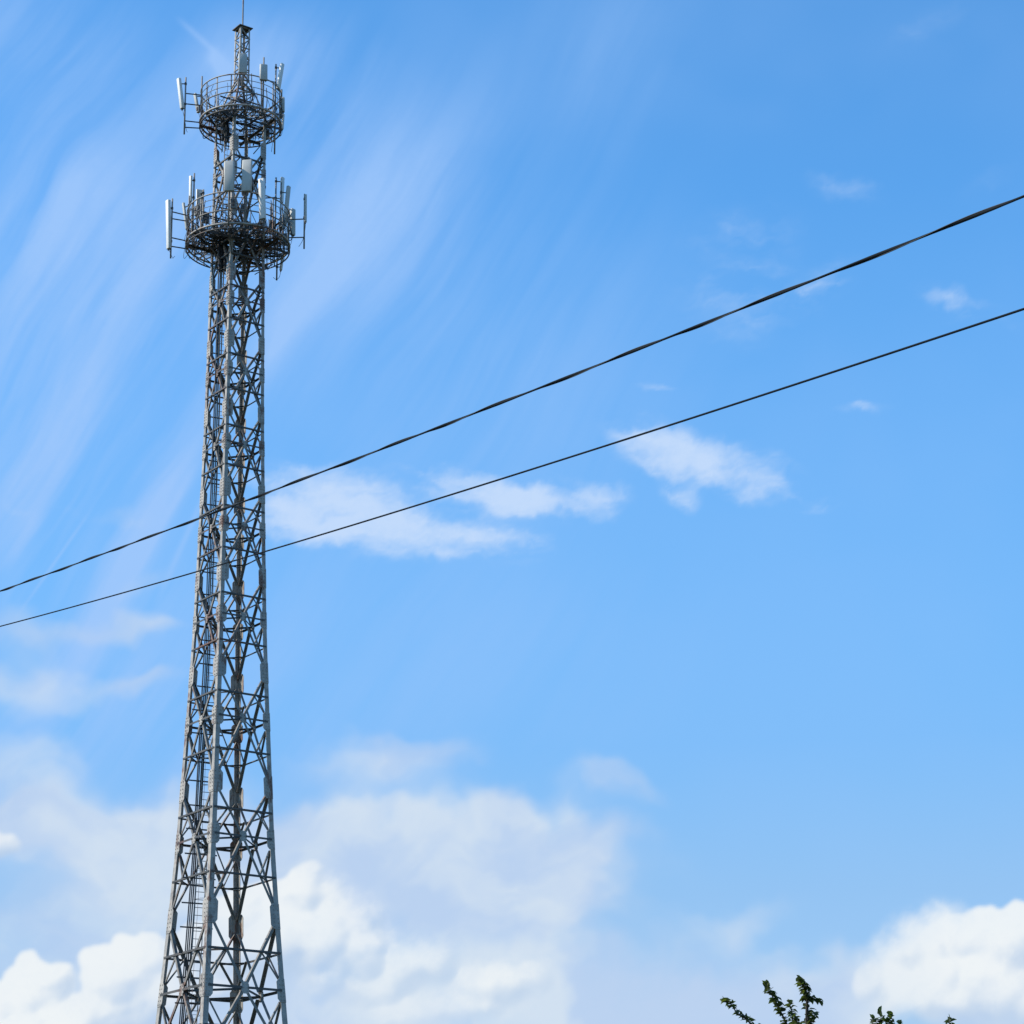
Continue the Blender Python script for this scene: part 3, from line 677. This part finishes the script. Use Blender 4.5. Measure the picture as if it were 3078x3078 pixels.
antenna((1.81, 53.39), (1.82, 52.71), .17, .12, .3, 80, (1.74, 53.79, 52.4), 0, G, 'short grey panel antenna on the right rail of the upper platform', U)
antenna((1.84, 52.74), (1.80, 52.03), .12, .10, .6, 100, (1.70, 53.07, 51.7), 0, Wm, 'small white panel antenna hung below the right rim of the upper platform', U)
# lower platform (ring 2.17 m at 46.16)
antenna((-2.97, 48.14), (-2.87, 45.9), .23, .16, 0, -58, (-2.79, 48.23, 45.47), 0, Wm, 'tallest white panel antenna held out on arms far left of the lower platform', 0, [(47.62, (-2.12, .2, 47.56)), (47.30, (-2.12, .2, 47.30)), (46.42, (-2.12, .2, 46.38)), (46.02, (-2.12, .2, 46.02))])
antenna((-2.35, 48.48), (-2.17, 47.27), .15, .10, .9, -70, (-2.10, 48.73, 46.2), 0, G, 'grey panel antenna tilted inward at the left rim of the lower platform', 0, v_pole=.7)
antenna((-2.07, 49.77), (-2.05, 48.57), .14, .11, .9, -50, (-1.92, 49.91, 46.2), 0, Wm, 'narrow white panel antenna raised high on a pole at the left of the lower platform', 0)
antenna((-1.67, 49.36), (-1.66, 48.0), .32, .09, 1.35, -165, (-1.52, 49.3, 46.3), 0, Wm, 'wide panel antenna seen from behind with an open back frame left of the tower shaft', 0, v_pole=1.2, open_back=True)
antenna((-0.43, 48.86), (-0.41, 47.50), .42, .15, -2.38, -8, (-0.41, 48.6, 46.1), 0, G, 'left one of the paired wide grey panel antennas in front of the tower shaft', 0, v_pole=-2.18)
antenna((0.32, 48.97), (0.30, 47.54), .42, .15, -2.33, -14, (0.30, 48.7, 46.1), 0, G, 'right one of the paired wide grey panel antennas in front of the tower shaft', 0, v_pole=-2.13)
antenna((0.92, 48.29), (1.0, 46.46), .27, .15, -2.02, -25, (1.06, 48.35, 45.6), 0, Wm, 'tall slender white panel antenna at the front right rail of the lower platform', 0, v_pole=-1.86)
antenna((1.85, 49.86), (1.82, 48.68), .17, .11, .9, 45, (1.57, 49.85, 46.1), 0, Wm, 'narrow pale panel antenna raised on a pole at the back right of the lower platform', 0, [(48.9, (1.0, 1.0, 48.9))])
antenna((2.10, 49.1), (1.95, 47.27), .19, .13, .2, 50, (1.78, 49.27, 46.1), 0, G, 'long grey panel antenna leaning outward at the right rim of the lower platform', 0)
antenna((2.28, 47.93), (2.29, 46.73), .24, .16, .0, 45, (2.12, 47.95, 46.0), 0, G, 'boxy grey panel antenna beside the right rail of the lower platform', 0)
antenna((2.81, 48.49), (2.82, 47.21), .12, .10, -.3, 90, (2.77, 48.52, 45.97), 0, G, 'thin grey panel antenna held out on arms far right of the lower platform', 0, [(47.35, (2.12, -.3, 47.3)), (46.5, (2.12, -.3, 46.46))], stand=.05)
antenna((1.92, 46.54), (1.84, 45.63), .14, .10, 1.2, 110, (1.67, 47.4, 45.16), 0, Wm, 'white panel antenna hung under the right edge of the lower platform', 0)

# remote radio units: finned boxes strapped to rails and legs
def radio(u, v, z, w_, d_, h_, yaw, label):
    t = empty('radio_unit', TM @ Vector((u, v, z)), TROT + R_(yaw)); tag(t, label, 'radio unit', 'radio units on the tower platforms')
    rounded_box_mb(w_, d_ * .7, h_, 0.02, 2).build('housing', M_unit, t)
    m = MB()
    for k in range(7): m.box((w_ * (k / 6 - .5) * .86, d_ * .45, 0), 0.01, d_ * .28, h_ * .92)
    m.build('cooling_fins', M_unit, t)
    m = MB(); m.tube([(0, 0, h_ / 2), (0, 0, h_ / 2 + .04), (.06, 0, h_ / 2 + .06)], .008, 5); m.box((0, -d_ * .42, 0), .08, .05, h_ * .5); m.build('bracket', M_dark, t)
for a in [(-1.75, -.55, 47.45, .28, .16, .42, -60, 'dark finned radio unit on the left rail of the lower platform'),
          (-1.40, 1.05, 47.9, .30, .18, .50, 200, 'dark finned radio unit below the open-backed panel left of the shaft'),
          (-.22, -1.95, 47.15, .26, .16, .44, 0, 'grey finned radio unit under the left of the paired front panels'),
          (.20, -1.9, 46.95, .26, .16, .40, 5, 'grey finned radio unit under the right of the paired front panels'),
          (1.42, 1.1, 47.7, .24, .15, .42, 30, 'radio unit on the back right rail of the lower platform'),
          (1.85, -.65, 46.95, .30, .18, .46, 60, 'dark finned radio unit low on the right rail of the lower platform'),
          (2.0, .5, 46.75, .28, .18, .46, 80, 'dark finned radio unit at the far right rim of the lower platform'),
          (1.1, .55, 51.75, .30, .20, .44, 40, 'dark radio unit under the right side of the upper platform'),
          (-1.82, .45, 52.75, .18, .14, .30, -60, 'small dark radio unit under the tilted panel left of the upper platform'),
          (-.05, -.28, 53.75, .26, .16, .34, 0, 'dark radio unit on the mast base under the mast panel')]:
    radio(*a)

# ------------------------------------------------------------------ overhead cables
def quad(p0, p1, p2, n=1):
    return lambda t: p0 * ((1 - t) * (1 - 2 * t)) + p1 * (4 * t * (1 - t)) + p2 * (t * (2 * t - 1))
def cable_line(pts3, ts):
    f = quad(*[Vector(p) for p in pts3]); return [f(t) for t in ts]
c1 = empty('twisted_overhead_cable', (-1.104, 13.858, 6.658)); off = Vector((1.104, -13.858, -6.658))
tag(c1, 'thick black twisted overhead cable with a thin wire wound beside it, the upper of two', 'cable')
f1 = quad(Vector((-4.17, 19.096, 7.572)), Vector((-1.104, 13.858, 6.658)), Vector((1.963, 8.601, 5.8)))
main_, thin_ = MB(), MB()
T0, T1, STEP = -1.2, 1.45, 5200
# flat sheathed cable: an oval profile slowly twisting along its length
vs_, fs, pm, NP = [], [], [], 12
for k in range(STEP + 1):
    t = T0 + (T1 - T0) * k / STEP; p = f1(t) + off; tg = (f1(t + 1e-3) - f1(t - 1e-3)).normalized()
    x = tg.cross(Vector((0, 0, 1))).normalized(); y = x.cross(tg)
    ang = math.pi * t / 0.0505 + 0.25 * math.sin(t * 31.0)
    if k % 4 == 0:
        ca_, sa_ = math.cos(ang), math.sin(ang)
        X = x * ca_ + y * sa_; Y = y * ca_ - x * sa_
        ring = []
        for j in range(NP):
            a = 2 * math.pi * j / NP; ring.append(p + X * (0.0074 * math.cos(a)) + Y * (0.0052 * math.sin(a)))
        vs_ += ring; pm.append(p)
        thin_.v.append(None)
nr = len(pm)
for k in range(nr - 1):
    for j in range(NP): fs.append((k * NP + j, k * NP + (j + 1) % NP, (k + 1) * NP + (j + 1) % NP, (k + 1) * NP + j))
main_.add(vs_, fs); main_.build('sheath', M_wire, c1, True)
thin_ = MB(); pts = []
for k in range(0, STEP + 1, 4):
    t = T0 + (T1 - T0) * k / STEP; p = f1(t) + off; tg = (f1(t + 1e-3) - f1(t - 1e-3)).normalized()
    x = tg.cross(Vector((0, 0, 1))).normalized(); y = x.cross(tg)
    ang = math.pi * t / 0.0505 + 0.25 * math.sin(t * 31.0)
    X = x * math.cos(ang) + y * math.sin(ang)
    pts.append(p - X * 0.0088)
thin_.tube(pts, 0.0022, 6); thin_.build('messenger_wire', M_wire2, c1, True)
f2 = quad(Vector((-4.196, 19.285, 7.33)), Vector((-1.118, 14.076, 6.334)), Vector((1.976, 8.834, 5.431)))
m = MB(); m.tube([f2(T0 + (T1 - T0) * k / 200) for k in range(201)], 0.0052, 8)
tag(m.build('overhead_wire', M_wire, None, True), 'thin plain black overhead wire running below the twisted cable', 'cable')

# ------------------------------------------------------------------ trees
def leaf_mat(name, c_dark, c_light):
    m = bpy.data.materials.new(name); m.use_nodes = True; t = NT(m.node_tree); nt = m.node_tree; b = nt.nodes['Principled BSDF']
    tcn = t.new('ShaderNodeTexCoord'); n = t.noise(tcn.outputs['Object'], 9.0, 3, 0.6)
    n2 = t.noise(tcn.outputs['Object'], 1.5, 2, 0.5)
    cc = t.mix(t.ss(t.m('ADD', t.m('MULTIPLY', n, .7), t.m('MULTIPLY', n2, .3)), 0.38, 0.66), c_dark + (1,), c_light + (1,))
    t.l.new(cc, b.inputs['Base Color']); b.inputs['Roughness'].default_value = 0.5
    tr = t.new('ShaderNodeBsdfTranslucent'); t.l.new(t.mix(1.0, cc, (1.3, 1.5, 0.5, 1), 'MULTIPLY'), tr.inputs[0])
    mx = t.new('ShaderNodeMixShader'); mx.inputs[0].default_value = 0.42
    t.l.new(b.outputs[0], mx.inputs[1]); t.l.new(tr.outputs[0], mx.inputs[2]); t.l.new(mx.outputs[0], nt.nodes['Material Output'].inputs[0])
    return m
M_leaf = leaf_mat('leaves', (0.05, 0.07, 0.03), (0.15, 0.16, 0.05))
M_leaf2 = leaf_mat('leaves_deep', (0.04, 0.06, 0.028), (0.12, 0.14, 0.045))
def leaf(m, p, d, L, W, rnd):
    """folded pointed leaf with a midrib crease, drooping at the tip"""
    d = d.normalized(); up = Vector((rnd.uniform(-.5, .5), rnd.uniform(-.5, .5), 1)); s = d.cross(up).normalized(); n = s.cross(d)
    fold = rnd.uniform(.1, .45) * W; dr_ = rnd.uniform(.05, .4) * L
    mid = [p, p + d * L * .3 + n * 0, p + d * L * .68 - Vector((0, 0, dr_ * .35)), p + d * L - Vector((0, 0, dr_))]
    l1 = [mid[1] + s * W * .5 + n * fold, mid[2] + s * W * .36 + n * fold * .8]; l2 = [mid[1] - s * W * .5 + n * fold, mid[2] - s * W * .36 + n * fold * .8]
    v = mid + l1 + l2
    m.add(v, [(0, 1, 4), (1, 2, 5, 4), (2, 3, 5), (0, 6, 1), (1, 6, 7, 2), (2, 7, 3)])
def polyl(pts, t):
    n = len(pts) - 1; x = t * n; i = min(int(x), n - 1); return Vector(pts[i]).lerp(Vector(pts[i + 1]), x - i)
def tree(loc, shoots, crown_c, crown_r, label, mat, nleaf, seed, lsize=0.07):
    rnd = random.Random(seed); loc = Vector(loc)
    root = empty('broadleaf_tree', loc); tag(root, label, 'tree')
    tr = MB(); lf = MB(); top = Vector(crown_c) - loc
    fork = Vector((top.x * .6, top.y * .6, top.z * .55))
    tr.tube([(0, 0, -.1), (0.03, 0.02, .6), tuple(fork * .6), tuple(fork)], 0.13, 9, r1=0.08)
    br = MB()
    ends = []
    for k in range(10):
        a = 2 * math.pi * k / 10 + rnd.uniform(-.3, .3); e = top + Vector((math.cos(a) * crown_r[0] * .75, math.sin(a) * crown_r[1] * .75, rnd.uniform(-.3, .35) * crown_r[2]))
        mid = fork.lerp(e, .5) + Vector((rnd.uniform(-.1, .1), rnd.uniform(-.1, .1), .12)); br.tube([fork * .95, mid, e], 0.045, 6, r1=0.012); ends.append((fork * .95, mid, e))
    for pts, n_, ls in shoots:
        P = [Vector(p) - loc for p in pts]; base = P[0]
        anchor = top + Vector(((base.x - top.x) * .5, (base.y - top.y) * .5, -.1 * crown_r[2]))
        br.tube([anchor] + [p for p in reversed(P)] if False else [anchor, P[-1]] + [P[i] for i in range(len(P) - 2, -1, -1)], 0.014, 5, r1=0.003)
        n_ = int(n_ * 1.3)
        for k in range(n_):
            t = (k + rnd.random() * .6) / n_; p = polyl(P, t) + Vector((rnd.uniform(-.01, .01), rnd.uniform(-.02, .02), 0))
            axis = (P[0] - P[-1]).normalized(); a = rnd.uniform(0, 2 * math.pi)
            side = Vector((math.cos(a), math.sin(a), rnd.uniform(-.5, .45)))
            if t < .12: side = axis + side * .5
            leaf(lf, p, side + axis * .25, ls * rnd.uniform(.45, .95), ls * rnd.uniform(.4, .8), rnd)
    for k in range(nleaf):
        while True:
            q = Vector((rnd.uniform(-1, 1), rnd.uniform(-1, 1), rnd.uniform(-1, 1)))
            if .35 < q.length < 1: break
        p = top + Vector((q.x * crown_r[0], q.y * crown_r[1], q.z * crown_r[2]))
        if math.sin(p.x * 5.1 + seed) + math.sin(p.y * 4.7) + math.sin(p.z * 6.3) < -0.6: continue
        leaf(lf, p, Vector((q.x, q.y, rnd.uniform(-.7, .5))) + Vector((rnd.uniform(-.6, .6), rnd.uniform(-.6, .6), 0)), lsize * rnd.uniform(.7, 1.2), lsize * rnd.uniform(.4, .65), rnd)
    tr.build('trunk', M_bark, root, True); br.build('branches', M_bark, root, True); lf.build('crown', mat, root)
T1S = [([(1.989, 24.262, 4.860), (2.034, 24.255, 4.868), (2.107, 24.295, 4.76), (2.203, 24.311, 4.705), (2.283, 24.338, 4.60)], 44, 0.090),
       ([(2.397, 24.204, 5.018), (2.444, 24.233, 4.93), (2.497, 24.271, 4.83), (2.544, 24.3, 4.744), (2.614, 24.34, 4.60)], 57, 0.096),
       ([(2.654, 24.564, 4.885), (2.675, 24.596, 4.806), (2.689, 24.644, 4.60)], 27, 0.087),
       ([(2.706, 23.994, 5.010), (2.752, 24.023, 4.936), (2.773, 24.06, 4.829), (2.778, 24.138, 4.55)], 78, 0.096),
       ([(2.878, 24.055, 4.835), (2.84, 24.06, 4.85), (2.77, 24.04, 4.90)], 15, 0.084),
       ([(2.85, 24.1, 4.70), (2.79, 24.1, 4.64), (2.77, 24.1, 4.58)], 17, 0.087),
       ([(2.62, 24.2, 4.73), (2.66, 24.2, 4.66), (2.72, 24.2, 4.58)], 20, 0.087)]
tree((2.5, 24.3, 0), T1S, (2.5, 24.35, 3.75), (1.15, 1.1, 0.93), 'leafy green tree with several tall thin shoots at the bottom, left of the other treetop', M_leaf, 3800, 3)
T2S = [([(3.997, 28.371, 5.205), (4.006, 28.414, 5.02)], 19, 0.105), ([(4.092, 28.352, 5.255), (4.108, 28.415, 5.02)], 28, 0.105),
       ([(4.196, 28.358, 5.235), (4.176, 28.415, 5.02)], 28, 0.105), ([(4.30, 28.388, 5.13), (4.252, 28.416, 5.02)], 13, 0.098), ([(4.962, 28.9, 5.235), (4.944, 28.9, 5.08)], 17, 0.112)]
tree((4.5, 28.7, 0), T2S, (4.5, 28.6, 4.15), (1.3, 1.2, 0.90), 'darker green treetop with short leafy tips just showing at the bottom right', M_leaf2, 3800, 9, .08)
sc.render.engine = 'CYCLES'
sc.cycles.max_bounces = 6
